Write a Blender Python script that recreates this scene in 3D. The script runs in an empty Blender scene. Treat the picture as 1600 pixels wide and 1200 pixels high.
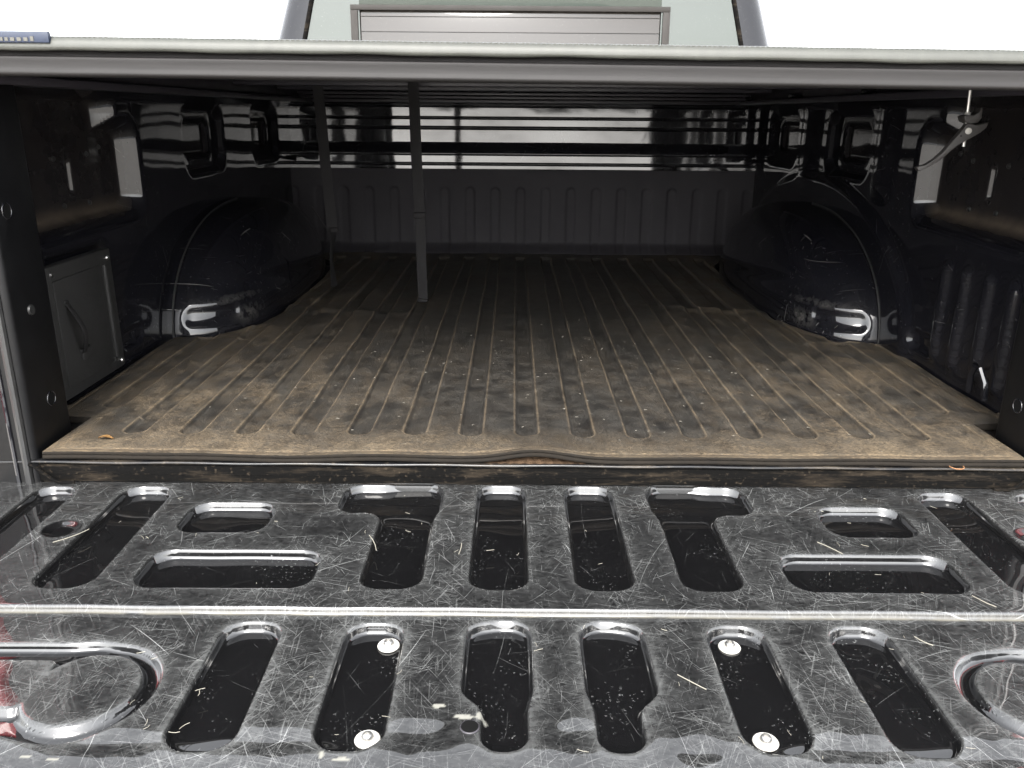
import bpy, bmesh, math, random
import numpy as np
from mathutils import Matrix, Vector

R = math.radians
scene = bpy.context.scene
COL = scene.collection
rng = random.Random(7)

# ------------------------------------------------------------------ camera
cam_data = bpy.data.cameras.new("camera")
cam = bpy.data.objects.new("camera", cam_data)
COL.objects.link(cam)
scene.camera = cam
cam_data.sensor_width = 36.0
cam_data.lens = 1300.0 / 1600.0 * 36.0
cam_data.clip_start = 0.02
cam_data.clip_end = 2000.0
PITCH, YAW, ROLL = R(18.0), R(0.02), R(0.45)
_fw = Vector((-math.sin(YAW) * math.cos(PITCH), math.cos(YAW) * math.cos(PITCH), -math.sin(PITCH)))
_rt = _fw.cross(Vector((0, 0, 1))).normalized()
_up = _rt.cross(_fw)
_r2 = _rt * math.cos(ROLL) + _up * math.sin(ROLL)
_u2 = _up * math.cos(ROLL) - _rt * math.sin(ROLL)
M = Matrix((_r2, _u2, -_fw)).transposed().to_4x4()
M.translation = Vector((-0.032, -1.22, 0.513))
cam.matrix_world = M

# ------------------------------------------------------------------ world, sun, exposure
SUN_EL, SUN_AZ = R(42), R(188)          # azimuth measured from +Y, clockwise
world = bpy.data.worlds.new("World")
scene.world = world
world.use_nodes = True
wn = world.node_tree
wn.nodes.clear()
sky = wn.nodes.new("ShaderNodeTexSky")
sky.sky_type = 'NISHITA'
sky.sun_disc = False
sky.sun_elevation = SUN_EL
sky.sun_rotation = SUN_AZ
sky.air_density = 1.0
sky.dust_density = 1.8
sky.ozone_density = 1.0
hs = wn.nodes.new("ShaderNodeHueSaturation")
hs.inputs["Saturation"].default_value = 0.13
bg = wn.nodes.new("ShaderNodeBackground")
bg.inputs["Strength"].default_value = 0.15
wo = wn.nodes.new("ShaderNodeOutputWorld")
wn.links.new(sky.outputs[0], hs.inputs["Color"])
wn.links.new(hs.outputs[0], bg.inputs["Color"])
wn.links.new(bg.outputs[0], wo.inputs["Surface"])

sun_data = bpy.data.lights.new("sun", 'SUN')
sun_data.energy = 1.0
sun_data.angle = R(30)
sun_data.color = (1.0, 0.96, 0.9)
sun = bpy.data.objects.new("sun", sun_data)
COL.objects.link(sun)
_d = Vector((math.sin(SUN_AZ) * math.cos(SUN_EL), math.cos(SUN_AZ) * math.cos(SUN_EL), math.sin(SUN_EL)))
sun.rotation_euler = (-_d).to_track_quat('-Z', 'Y').to_euler()

scene.view_settings.view_transform = 'Standard'
scene.view_settings.look = 'None'
scene.view_settings.gamma = 1.0
scene.view_settings.use_curve_mapping = False
scene.view_settings.exposure = 3.0
scene.render.engine = 'CYCLES'
scene.cycles.use_denoising = True
scene.cycles.max_bounces = 6
scene.cycles.glossy_bounces = 4
scene.cycles.adaptive_threshold = 0.02
scene.cycles.sample_clamp_indirect = 12.0

# ------------------------------------------------------------------ mesh helpers
def link(name, me, mat, parent=None, smooth=True):
    ob = bpy.data.objects.new(name, me)
    COL.objects.link(ob)
    if mat is not None:
        me.materials.append(mat)
    if parent is not None:
        ob.parent = parent
    if smooth and len(me.polygons):
        me.polygons.foreach_set("use_smooth", np.ones(len(me.polygons), dtype=bool))
    return ob

def raw_mesh(name, verts, quads):
    verts = np.asarray(verts, dtype=np.float32)
    quads = np.asarray(quads, dtype=np.int32)
    me = bpy.data.meshes.new(name)
    me.vertices.add(len(verts))
    me.vertices.foreach_set("co", verts.ravel())
    n, k = quads.shape
    me.loops.add(n * k)
    me.loops.foreach_set("vertex_index", quads.ravel())
    me.polygons.add(n)
    me.polygons.foreach_set("loop_start", np.arange(0, n * k, k, dtype=np.int32))
    me.polygons.foreach_set("loop_total", np.full(n, k, dtype=np.int32))
    me.update(calc_edges=True)
    return me

def grid(name, P, mat, parent=None, flip=False, attrs=None, wrap_v=False):
    """P: (nu, nv, 3) array of points -> one smooth quad sheet."""
    nu, nv = P.shape[:2]
    idx = np.arange(nu * nv).reshape(nu, nv)
    if wrap_v:
        nx = np.roll(idx, -1, axis=1)
        a, b, c, d = idx[:-1], idx[1:], nx[1:], nx[:-1]
    else:
        a, b, c, d = idx[:-1, :-1], idx[1:, :-1], idx[1:, 1:], idx[:-1, 1:]
    q = np.stack([a, b, c, d], axis=-1).reshape(-1, 4)
    if flip:
        q = q[:, ::-1]
    me = raw_mesh(name, P.reshape(-1, 3), q)
    if attrs:
        for k, v in attrs.items():
            at = me.attributes.new(k, 'FLOAT', 'POINT')
            at.data.foreach_set("value", np.asarray(v, dtype=np.float32).ravel())
    return link(name, me, mat, parent)

def from_bm(name, bm, mat, parent=None, smooth=True, angle=35):
    me = bpy.data.meshes.new(name)
    bm.normal_update()
    bm.to_mesh(me)
    bm.free()
    ob = link(name, me, mat, parent, smooth)
    if smooth:
        try:
            me.set_sharp_from_angle(angle=R(angle))
        except Exception:
            pass
    return ob

def bm_box(bm, lo, hi, bevel=0.0, seg=2):
    lo, hi = Vector(lo), Vector(hi)
    r = bmesh.ops.create_cube(bm, size=1.0)
    vs = r["verts"]
    for v in vs:
        v.co = Vector(((v.co.x + .5) * (hi.x - lo.x) + lo.x, (v.co.y + .5) * (hi.y - lo.y) + lo.y, (v.co.z + .5) * (hi.z - lo.z) + lo.z))
    if bevel > 0:
        es = list({e for v in vs for e in v.link_edges})
        bmesh.ops.bevel(bm, geom=es, offset=bevel, segments=seg, profile=.5, affect='EDGES')

def box(name, lo, hi, mat, parent=None, bevel=0.002, seg=2):
    bm = bmesh.new()
    bm_box(bm, lo, hi, bevel, seg)
    return from_bm(name, bm, mat, parent)

def bm_tube(bm, pts, rad, n=8, caps=True):
    """round tube through points; rad scalar or list."""
    pts = [Vector(p) for p in pts]
    rads = rad if isinstance(rad, (list, tuple)) else [rad] * len(pts)
    rings = []
    ref = Vector((0, 0, 1))
    t0 = (pts[1] - pts[0]).normalized()
    if abs(t0.dot(ref)) > .9:
        ref = Vector((0, 1, 0))
    for i, p in enumerate(pts):
        t = (pts[min(i + 1, len(pts) - 1)] - pts[max(i - 1, 0)]).normalized()
        a = t.cross(ref).normalized()
        b = a.cross(t)
        rings.append([bm.verts.new(p + (a * math.cos(2 * math.pi * k / n) + b * math.sin(2 * math.pi * k / n)) * rads[i]) for k in range(n)])
    for i in range(len(rings) - 1):
        for k in range(n):
            bm.faces.new((rings[i][k], rings[i][(k + 1) % n], rings[i + 1][(k + 1) % n], rings[i + 1][k]))
    if caps:
        bm.faces.new(rings[0][::-1])
        bm.faces.new(rings[-1])

def tube(name, pts, rad, mat, parent=None, n=8):
    bm = bmesh.new()
    bm_tube(bm, pts, rad, n)
    return from_bm(name, bm, mat, parent)

def bm_lathe(bm, profile, centre, axis='Z', n=20):
    """profile: list of (r, h) along the axis."""
    c = Vector(centre)
    rings = []
    for r, h in profile:
        ring = []
        for k in range(n):
            a = 2 * math.pi * k / n
            u, v = r * math.cos(a), r * math.sin(a)
            p = {'Z': Vector((u, v, h)), 'X': Vector((h, u, v)), 'Y': Vector((u, h, v))}[axis]
            ring.append(bm.verts.new(c + p))
        rings.append(ring)
    for i in range(len(rings) - 1):
        for k in range(n):
            bm.faces.new((rings[i][k], rings[i][(k + 1) % n], rings[i + 1][(k + 1) % n], rings[i + 1][k]))
    bm.faces.new(rings[0])
    bm.faces.new(rings[-1])
    bmesh.ops.recalc_face_normals(bm, faces=bm.faces[:])

def lathe(name, profile, centre, mat, parent=None, axis='Z', n=20):
    bm = bmesh.new()
    bm_lathe(bm, profile, centre, axis, n)
    return from_bm(name, bm, mat, parent, angle=40)

def prism(name, poly, y0, y1, mat, parent=None, bevel=0.0008):
    """polygon in the x-z plane, extruded along y."""
    bm = bmesh.new()
    f = [bm.verts.new((x, y0, z)) for x, z in poly]
    b = [bm.verts.new((x, y1, z)) for x, z in poly]
    bm.faces.new(f)
    bm.faces.new(b[::-1])
    n = len(poly)
    for i in range(n):
        bm.faces.new((f[i], b[i], b[(i + 1) % n], f[(i + 1) % n]))
    bmesh.ops.recalc_face_normals(bm, faces=bm.faces[:])
    if bevel:
        es = [e for e in bm.edges if (e.verts[0].co.y == e.verts[1].co.y)]
        bmesh.ops.bevel(bm, geom=es, offset=bevel, segments=2, profile=.5, affect='EDGES')
    return from_bm(name, bm, mat, parent, angle=50)

def empty(name, loc=(0, 0, 0)):
    o = bpy.data.objects.new(name, None)
    o.empty_display_size = 0.1
    COL.objects.link(o)
    o.location = loc
    return o

def tag(o, label, cat, group=None):
    o["label"] = label
    o["category"] = cat
    if group:
        o["group"] = group
    return o

# numpy shape functions
def ss(a, b, x):
    t = np.clip((x - a) / (b - a), 0, 1)
    return t * t * (3 - 2 * t)

def sbox(x, y, x0, x1, y0, y1, r):
    """signed distance to a rounded rectangle; negative inside."""
    cx, cy, hx, hy = (x0 + x1) / 2, (y0 + y1) / 2, (x1 - x0) / 2, (y1 - y0) / 2
    qx, qy = np.abs(x - cx) - hx + r, np.abs(y - cy) - hy + r
    return np.hypot(np.maximum(qx, 0), np.maximum(qy, 0)) + np.minimum(np.maximum(qx, qy), 0) - r

def scirc(x, y, cx, cy, r):
    return np.hypot(x - cx, y - cy) - r

def smin(a, b, k):
    h = np.clip(.5 + .5 * (b - a) / k, 0, 1)
    return b * (1 - h) + a * h - k * h * (1 - h)

def profile_wall(d, depth, w, r):
    """depression (>=0) for signed distance d: flat bottom, straight sloped wall w wide, filleted by r at rim and floor."""
    t = -d
    k = depth / w
    lin = t * k
    # smooth clamp to [0, depth]
    a = .5 * (lin + np.sqrt(lin * lin + (r * k) ** 2))
    b = depth - a
    b = .5 * (b + np.sqrt(b * b + (r * k) ** 2))
    return depth - b

_nr = np.random.RandomState(3)
def wobble(x, y, amp, lam, n=9):
    o = np.zeros_like(x)
    for i in range(n):
        a = _nr.uniform(0, 2 * np.pi)
        k = 2 * np.pi / (lam * _nr.uniform(.6, 1.7))
        o += np.sin(k * (x * np.cos(a) + y * np.sin(a)) + _nr.uniform(0, 6.3))
    return o * amp / math.sqrt(n)

# ------------------------------------------------------------------ materials
class NT:
    def __init__(s, name):
        s.m = bpy.data.materials.new(name)
        s.m.use_nodes = True
        s.t = s.m.node_tree
        s.t.nodes.clear()
        s.out = s.t.nodes.new("ShaderNodeOutputMaterial")
        s.b = s.t.nodes.new("ShaderNodeBsdfPrincipled")
        s.t.links.new(s.b.outputs[0], s.out.inputs[0])
    def n(s, typ, **kw):
        nd = s.t.nodes.new(typ)
        for k, v in kw.items():
            setattr(nd, k, v)
        return nd
    def put(s, sock, v):
        if isinstance(v, bpy.types.NodeSocket):
            s.t.links.new(v, sock)
        else:
            sock.default_value = v
    def math(s, op, a, b=None, c=None, clamp=False):
        nd = s.n("ShaderNodeMath", operation=op, use_clamp=clamp)
        s.put(nd.inputs[0], a)
        if b is not None: s.put(nd.inputs[1], b)
        if c is not None: s.put(nd.inputs[2], c)
        return nd.outputs[0]
    def pos(s):
        return s.n("ShaderNodeTexCoord").outputs["Object"]
    def mapping(s, vec, scale=(1, 1, 1), rot=(0, 0, 0), loc=(0, 0, 0)):
        nd = s.n("ShaderNodeMapping")
        s.put(nd.inputs["Vector"], vec)
        nd.inputs["Scale"].default_value = scale
        nd.inputs["Rotation"].default_value = rot
        nd.inputs["Location"].default_value = loc
        return nd.outputs[0]
    def noise(s, vec, scale, detail=4, rough=.55, dist=0.0):
        nd = s.n("ShaderNodeTexNoise")
        s.put(nd.inputs["Vector"], vec)
        nd.inputs["Scale"].default_value = scale
        nd.inputs["Detail"].default_value = detail
        nd.inputs["Roughness"].default_value = rough
        nd.inputs["Distortion"].default_value = dist
        return nd.outputs["Fac"]
    def ramp(s, v, lo, hi, a=0.0, b=1.0):
        nd = s.n("ShaderNodeMapRange")
        nd.clamp = True
        s.put(nd.inputs[0], v)
        nd.inputs[1].default_value = lo
        nd.inputs[2].default_value = hi
        nd.inputs[3].default_value = a
        nd.inputs[4].default_value = b
        return nd.outputs[0]
    def mix(s, f, a, b):
        nd = s.n("ShaderNodeMix", data_type='RGBA')
        s.put(nd.inputs[0], f)
        for sk, v in ((nd.inputs[6], a), (nd.inputs[7], b)):
            if isinstance(v, tuple) and len(v) == 3: v = v + (1.0,)
            s.put(sk, v)
        return nd.outputs[2]
    def attr(s, name):
        return s.n("ShaderNodeAttribute", attribute_name=name).outputs["Fac"]
    def bump(s, h, strength=.3, dist=.001, normal=None):
        nd = s.n("ShaderNodeBump")
        nd.inputs["Strength"].default_value = strength
        nd.inputs["Distance"].default_value = dist
        s.put(nd.inputs["Height"], h)
        if normal is not None: s.put(nd.inputs["Normal"], normal)
        return nd.outputs[0]
    def set(s, **kw):
        for k, v in kw.items():
            key = k.replace("_", " ")
            if isinstance(v, tuple) and len(v) == 3: v = v + (1.0,)
            s.put(s.b.inputs[key], v)
        return s

def scratch_group():
    """Random line segments: one per Voronoi cell, random direction, length and bend."""
    g = bpy.data.node_groups.new("scratch_lines", 'ShaderNodeTree')
    g.interface.new_socket("Vector", in_out='INPUT', socket_type='NodeSocketVector')
    for nm in ("Scale", "Width", "Length", "Density"):
        g.interface.new_socket(nm, in_out='INPUT', socket_type='NodeSocketFloat')
    g.interface.new_socket("Line", in_out='OUTPUT', socket_type='NodeSocketFloat')
    N, L = g.nodes, g.links
    gi, go = N.new("NodeGroupInput"), N.new("NodeGroupOutput")
    def m(op, a, b=None, c=None, clamp=False):
        nd = N.new("ShaderNodeMath"); nd.operation = op; nd.use_clamp = clamp
        for i, v in enumerate((a, b, c)):
            if v is None: continue
            if isinstance(v, bpy.types.NodeSocket): L.new(v, nd.inputs[i])
            else: nd.inputs[i].default_value = v
        return nd.outputs[0]
    sc = N.new("ShaderNodeVectorMath"); sc.operation = 'SCALE'
    L.new(gi.outputs["Vector"], sc.inputs[0]); L.new(gi.outputs["Scale"], sc.inputs["Scale"])
    vo = N.new("ShaderNodeTexVoronoi"); vo.voronoi_dimensions = '2D'; vo.feature = 'F1'
    vo.inputs["Scale"].default_value = 1.0
    L.new(sc.outputs[0], vo.inputs["Vector"])
    sub = N.new("ShaderNodeVectorMath"); sub.operation = 'SUBTRACT'
    L.new(sc.outputs[0], sub.inputs[0]); L.new(vo.outputs["Position"], sub.inputs[1])
    sp = N.new("ShaderNodeSeparateXYZ"); L.new(sub.outputs[0], sp.inputs[0])
    cl = N.new("ShaderNodeSeparateColor"); L.new(vo.outputs["Color"], cl.inputs[0])
    ang = m('MULTIPLY', cl.outputs[0], 6.283)
    cs, sn = m('COSINE', ang), m('SINE', ang)
    u = m('ADD', m('MULTIPLY', sp.outputs[0], cs), m('MULTIPLY', sp.outputs[1], sn))
    v = m('SUBTRACT', m('MULTIPLY', sp.outputs[1], cs), m('MULTIPLY', sp.outputs[0], sn))
    bend = m('MULTIPLY', m('SUBTRACT', cl.outputs[1], .5), 0.4)
    v = m('ADD', v, m('MULTIPLY', bend, m('MULTIPLY', u, u)))
    w = m('MULTIPLY', gi.outputs["Width"], gi.outputs["Scale"])
    line = m('SUBTRACT', 1.0, m('DIVIDE', m('ABSOLUTE', v), w), clamp=True)
    le = m('MULTIPLY', gi.outputs["Length"], m('ADD', .35, m('MULTIPLY', cl.outputs[1], .65)))
    end = m('MULTIPLY', m('SUBTRACT', 1.0, m('DIVIDE', m('ABSOLUTE', u), le), clamp=True), 2.0, clamp=True)
    keep = m('LESS_THAN', cl.outputs[2], gi.outputs["Density"])
    amp = m('ADD', .35, m('MULTIPLY', m('FRACT', m('MULTIPLY', cl.outputs[0], 17.3)), .65))
    o = m('MULTIPLY', m('MULTIPLY', line, end), m('MULTIPLY', keep, amp))
    L.new(o, go.inputs[0])
    return g
SCR = scratch_group()

def scratches(t, vec, layers):
    """sum of scratch layers -> 0..1"""
    tot = None
    for i, (scale, width, length, dens, gain) in enumerate(layers):
        v = t.mapping(vec, rot=(0, 0, 1.3 * i), loc=(1.7 * i + .31, 2.3 * i, 0))
        g = t.n("ShaderNodeGroup"); g.node_tree = SCR
        t.put(g.inputs["Vector"], v)
        for k, val in (("Scale", scale), ("Width", width), ("Length", length), ("Density", dens)):
            g.inputs[k].default_value = val
        o = t.math('MULTIPLY', g.outputs[0], gain)
        tot = o if tot is None else t.math('ADD', tot, o)
    return tot

# black glossy truck paint (walls, wells): a few scratches, dust
def paint_wall(name, plane='YZ', dust=.5, scuff=.5, coat_ior=1.44):
    t = NT(name)
    p = t.pos()
    if plane == 'YZ':
        v = t.mapping(p, rot=(0, R(90), 0))
    elif plane == 'XZ':
        v = t.mapping(p, rot=(R(90), 0, 0))
    else:
        v = p
    s = scratches(t, v, [(9, .0009, .42, .35, .9), (24, .0007, .4, .4, .7), (60, .0007, .35, .3, .6)])
    patch = t.ramp(t.noise(p, 5, 3), .45, .7)
    s = t.math('MULTIPLY', s, patch, clamp=True)
    haze = t.math('MULTIPLY', t.ramp(t.noise(p, 9, 8, .7), .45, .85), .05 * dust)
    speck = t.math('MULTIPLY', t.ramp(t.noise(p, 160, 2, .5), .70, .76), .35 * dust)
    f = t.math('ADD', t.math('ADD', t.math('MULTIPLY', s, scuff), haze), speck, clamp=True)
    col = t.mix(f, (.0045, .0045, .006), (.34, .33, .31))
    bmp = t.bump(t.noise(p, 7, 2), .12, .004)
    t.set(Base_Color=col, Roughness=.5, Specular_IOR_Level=.05, Coat_Weight=1.0, Coat_Roughness=t.ramp(haze, 0, .05, .05, .14), Coat_IOR=coat_ior, Normal=bmp, Coat_Normal=bmp)
    return t.m

# tailgate: heavily scuffed outside the pockets
def paint_tailgate():
    t = NT("scratched_black_paint")
    p = t.pos()
    out = t.attr("outside")
    rim = t.attr("rim")
    wear = t.ramp(t.noise(p, 4.0, 3, .6), .34, .66)
    fine = scratches(t, p, [(12, .00036, .52, .95, .95), (18, .00034, .5, .95, .85), (27, .00032, .5, .95, .75)])
    big = scratches(t, p, [(4.6, .00055, .55, .75, 1.0), (6.3, .00048, .55, .8, .95), (8.4, .00042, .52, .85, .9)])
    # dense crossing hairlines
    hair = None
    for ang, sx, off_ in ((.25, 16, 0.0), (-.45, 20, 3.1), (.95, 15, 6.7), (-1.15, 18, 9.2), (1.5, 22, 12.9)):
        h = t.ramp(t.noise(t.mapping(t.mapping(p, rot=(0, 0, ang), loc=(off_, off_ * .7, 0)), scale=(sx, 520, 1)), 1.0, 1, .5), .60, .78)
        hair = h if hair is None else t.math('ADD', hair, h)
    hmask = t.ramp(t.noise(p, 26, 4, .65), .36, .66, .12, 1.0)
    hair = t.math('MULTIPLY', hair, hmask)
    smear = t.noise(t.mapping(p, scale=(1, 2.2, 1), rot=(0, 0, .3)), 95, 5, .75)
    smear2 = t.noise(t.mapping(p, scale=(1.5, 1, 1), rot=(0, 0, .5)), 15, 5, .7)
    haze = t.math('MULTIPLY', t.ramp(smear, .34, .74), t.ramp(smear2, .30, .66, .25, 1.0))
    specin = t.math('MULTIPLY', t.ramp(t.noise(p, 270, 2, .6), .64, .72), t.ramp(t.noise(p, 13, 3, .6), .46, .62))
    a = t.math('MULTIPLY', fine, t.ramp(t.math('ADD', wear, smear2), .3, 1.5, .16, 1.0))
    a = t.math('ADD', a, t.math('MULTIPLY', haze, t.ramp(wear, 0, 1, .08, .20)))
    a = t.math('ADD', a, t.math('MULTIPLY', hair, t.ramp(wear, 0, 1, .13, .29)))
    a = t.math('ADD', a, t.math('MULTIPLY', t.math('MULTIPLY', rim, t.ramp(smear, .3, .7, .4, 1.0)), .20))
    a = t.math('ADD', a, t.math('MULTIPLY', big, t.ramp(t.noise(p, 3.1, 3), .38, .62, .25, 1.0)))
    a = t.math('MULTIPLY', a, out)
    inside = t.math('ADD', t.math('MULTIPLY', specin, .32), t.math('MULTIPLY', t.math('ADD', fine, big), t.ramp(smear2, .45, .65, .02, .30)))
    inside = t.math('MULTIPLY', inside, t.math('SUBTRACT', 1.0, out))
    f = t.math('ADD', a, inside, clamp=True)
    col = t.mix(f, (.0022, .0022, .0024), (.27, .275, .27))
    chip = t.attr("chip")
    col = t.mix(chip, col, (.15, .147, .13))
    gr = t.attr("grime")
    col = t.mix(gr, col, (.075, .070, .058))
    crough = t.ramp(t.math('MULTIPLY', t.math('ADD', haze, rim), out), 0, 1.4, .015, .07)
    t.set(Base_Color=col, Roughness=.6, Specular_IOR_Level=.05, Coat_Weight=t.math('SUBTRACT', 1.0, t.math('MAXIMUM', chip, t.math('MULTIPLY', gr, .75)), clamp=True), Coat_Roughness=crough, Coat_IOR=1.7)
    return t.m

# ribbed rubber mat with brown dust
def rubber_mat():
    t = NT("dusty_rubber")
    p = t.pos()
    edge = t.attr("edge")
    sep = t.n("ShaderNodeSeparateXYZ"); t.put(sep.inputs[0], p)
    y = sep.outputs[1]
    groove = t.attr("groove")
    near = 1.0                   # dust tracked in from the tailgate end
    n1 = t.ramp(t.noise(p, 2.4, 4, .6), .38, .62)
    n2 = t.ramp(t.noise(t.mapping(p, scale=(1.3, .8, 1)), 8, 6, .72), .38, .64)
    n3 = t.ramp(t.noise(t.mapping(p, scale=(.8, 1.6, 1)), 34, 5, .7), .36, .66)
    lip = t.ramp(y, .0, .12, 1.0, 0.0)
    sidey = t.ramp(t.math('ABSOLUTE', sep.outputs[0]), .20, .70, 0.03, .42)
    blot = t.ramp(t.noise(t.mapping(p, scale=(1.2, .7, 1)), 8, 7, .80, .4), .43, .58, .14, 1.0)
    tex = t.math('ADD', t.math('MULTIPLY', n2, .55), t.math('MULTIPLY', n3, .45))
    fa = t.math('MULTIPLY', t.math('MULTIPLY', near, blot), t.math('ADD', t.math('MULTIPLY', tex, t.math('MULTIPLY', t.ramp(n1, 0, 1, .13, .46), t.ramp(t.math('ABSOLUTE', sep.outputs[0]), .05, .45, .62, 1.05))), t.math('MULTIPLY', sidey, t.ramp(tex, 0, 1, .5, 1.1))))
    f = t.math('ADD', fa, t.math('MULTIPLY', lip, t.ramp(tex, 0, 1, .26, .64)))
    f = t.math('MULTIPLY', f, t.math('SUBTRACT', 1.0, t.math('MULTIPLY', groove, t.ramp(y, .08, .30, .38, .12))))
    f = t.math('ADD', f, t.math('MULTIPLY', edge, t.ramp(t.noise(p, 15, 4), .34, .58, .16, .62)))
    f = t.math('MULTIPLY', f, t.math('SUBTRACT', 1.0, t.math('MULTIPLY', t.attr("groove_shade"), .45)))  # painted shade: darker line along the inside of the groove walls
    grain = t.noise(t.mapping(p, scale=(.7, 1.2, 1)), 230, 3, .7)
    f = t.math('MULTIPLY', f, t.ramp(grain, .30, .70, .25, 1.55), clamp=True)
    dark = t.mix(t.ramp(t.noise(p, 24, 5, .6), .35, .7), (.0065, .0063, .0062), (.030, .028, .025))
    dust = t.mix(t.noise(p, 9, 4), (.083, .058, .033), (.104, .081, .052))
    col = t.mix(f, dark, dust)
    bits = t.math('MULTIPLY', t.ramp(t.noise(t.mapping(p, scale=(.5, 1.5, 1)), 190, 2, .5), .70, .73), t.ramp(t.noise(p, 5, 3), .42, .6))
    col = t.mix(bits, col, (.11, .10, .08))
    vo = t.n("ShaderNodeTexVoronoi"); t.put(vo.inputs["Vector"], p); vo.inputs["Scale"].default_value = 330
    b = t.bump(vo.outputs["Distance"], .5, .0011)
    t.set(Base_Color=col, Roughness=t.ramp(f, 0, 1, .50, .92), Specular_IOR_Level=.30, Normal=b)
    return t.m

def simple(name, col, rough=.5, spec=.5, metal=0.0, var=.25, scale=30, bump=.1, coat=0.0, bdist=.001):
    t = NT(name)
    p = t.pos()
    n = t.noise(p, scale, 6, .62)
    lo = tuple(c * (1 - var) for c in col)
    hi = tuple(min(1, c * (1 + var)) for c in col)
    t.set(Base_Color=t.mix(n, lo, hi), Roughness=t.ramp(n, .25, .75, max(.02, rough - .08), min(1, rough + .08)), Specular_IOR_Level=spec, Metallic=metal)
    if coat: t.set(Coat_Weight=coat, Coat_Roughness=.04)
    if bump: t.set(Normal=t.bump(t.noise(p, scale * 4, 5), bump, bdist))
    return t.m

def webbing_mat():
    t = NT("black_webbing")
    p = t.pos()
    w = t.n("ShaderNodeTexWave"); w.bands_direction = 'Z'
    t.put(w.inputs["Vector"], p); w.inputs["Scale"].default_value = 110
    col = t.mix(t.noise(p, 60, 4), (.0045, .0042, .0045), (.010, .0092, .0095))
    t.set(Base_Color=col, Roughness=.8, Specular_IOR_Level=.25, Normal=t.bump(w.outputs["Fac"], .5, .0006))
    return t.m

def sill_mat():
    t = NT("grimy_sill_paint")
    p = t.pos()
    g = t.ramp(t.noise(t.mapping(p, scale=(.5, 2, 2)), 14, 7, .7), .48, .72)
    s = t.ramp(t.noise(p, 120, 3), .62, .72)
    f = t.math('ADD', t.math('MULTIPLY', g, .45), t.math('MULTIPLY', s, .35), clamp=True)
    col = t.mix(f, (.004, .004, .0045), (.085, .068, .048))
    t.set(Base_Color=col, Roughness=.6, Specular_IOR_Level=.1, Coat_Weight=.5, Coat_Roughness=.12, Normal=t.bump(t.noise(p, 80, 4), .2, .001))
    return t.m

def grime_mat():
    t = NT("dirty_black_sill")
    p = t.pos()
    g = t.ramp(t.noise(t.mapping(p, scale=(.35, 1, 2.5)), 22, 7, .75), .50, .68)
    s2 = t.ramp(t.noise(p, 150, 3, .6), .60, .70)
    f = t.math('ADD', t.math('MULTIPLY', g, .55), t.math('MULTIPLY', s2, .5), clamp=True)
    col = t.mix(f, (.0013, .0012, .0011), (.034, .026, .018))
    t.set(Base_Color=col, Roughness=.9, Specular_IOR_Level=.08, Normal=t.bump(t.noise(p, 90, 4), .4, .001))
    return t.m

def vinyl_mat():
    t = NT("black_vinyl")
    p = t.pos()
    streak = t.noise(t.mapping(p, scale=(18, 3, 3), rot=(0, 0, .5)), 4, 3)
    col = t.mix(streak, (.026, .027, .0235), (.040, .041, .035))
    vo = t.n("ShaderNodeTexVoronoi"); t.put(vo.inputs["Vector"], p); vo.inputs["Scale"].default_value = 700
    b = t.bump(vo.outputs["Distance"], .25, .0005)
    t.set(Base_Color=col, Roughness=.5, Specular_IOR_Level=.4, Normal=b)
    return t.m

def seal_mat():
    t = NT("grey_rubber_seal")
    p = t.pos()
    n = t.noise(t.mapping(p, scale=(2, 30, 30)), 6, 5, .6)
    col = t.mix(n, (.0045, .0041, .0040), (.012, .0109, .0107))
    t.set(Base_Color=col, Roughness=.6, Specular_IOR_Level=.22, Normal=t.bump(n, .2, .001))
    return t.m

def ledge_wall(name, scuff=.5, tone=(.055, .044, .034, 1), sharp=False):
    """painted inner side wall with dust lying in its ledges (attribute dust)"""
    m = paint_wall(name, 'YZ', .3, scuff)
    nt = m.node_tree
    b = next(n for n in nt.nodes if n.type == 'BSDF_PRINCIPLED')
    src = b.inputs["Base Color"].links[0].from_socket
    mx = nt.nodes.new("ShaderNodeMix"); mx.data_type = 'RGBA'
    at = nt.nodes.new("ShaderNodeAttribute"); at.attribute_name = "dust"
    nz = nt.nodes.new("ShaderNodeTexNoise"); nz.inputs["Scale"].default_value = 28; nz.inputs["Detail"].default_value = 7
    tc = nt.nodes.new("ShaderNodeTexCoord"); nt.links.new(tc.outputs["Object"], nz.inputs["Vector"])
    mu = nt.nodes.new("ShaderNodeMath"); mu.operation = 'MULTIPLY'
    nt.links.new(at.outputs["Fac"], mu.inputs[0]); mr = nt.nodes.new("ShaderNodeMapRange")
    mr.inputs[1].default_value, mr.inputs[2].default_value = (.44, .68) if sharp else (0.0, 1.0)
    nt.links.new(nz.outputs["Fac"], mr.inputs[0]); nt.links.new(mr.outputs[0], mu.inputs[1])
    if sharp:
        nz.inputs["Scale"].default_value = 55; nz.inputs["Roughness"].default_value = .75
    nt.links.new(mu.outputs[0], mx.inputs[0]); nt.links.new(src, mx.inputs[6])
    mx.inputs[7].default_value = tone
    nt.links.new(mx.outputs[2], b.inputs["Base Color"])
    cw = nt.nodes.new("ShaderNodeMath"); cw.operation = 'MULTIPLY_ADD'
    nt.links.new(mu.outputs[0], cw.inputs[0]); cw.inputs[1].default_value = -1.2; cw.inputs[2].default_value = 1.0; cw.use_clamp = True
    nt.links.new(cw.outputs[0], b.inputs["Coat Weight"])
    return m

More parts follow.
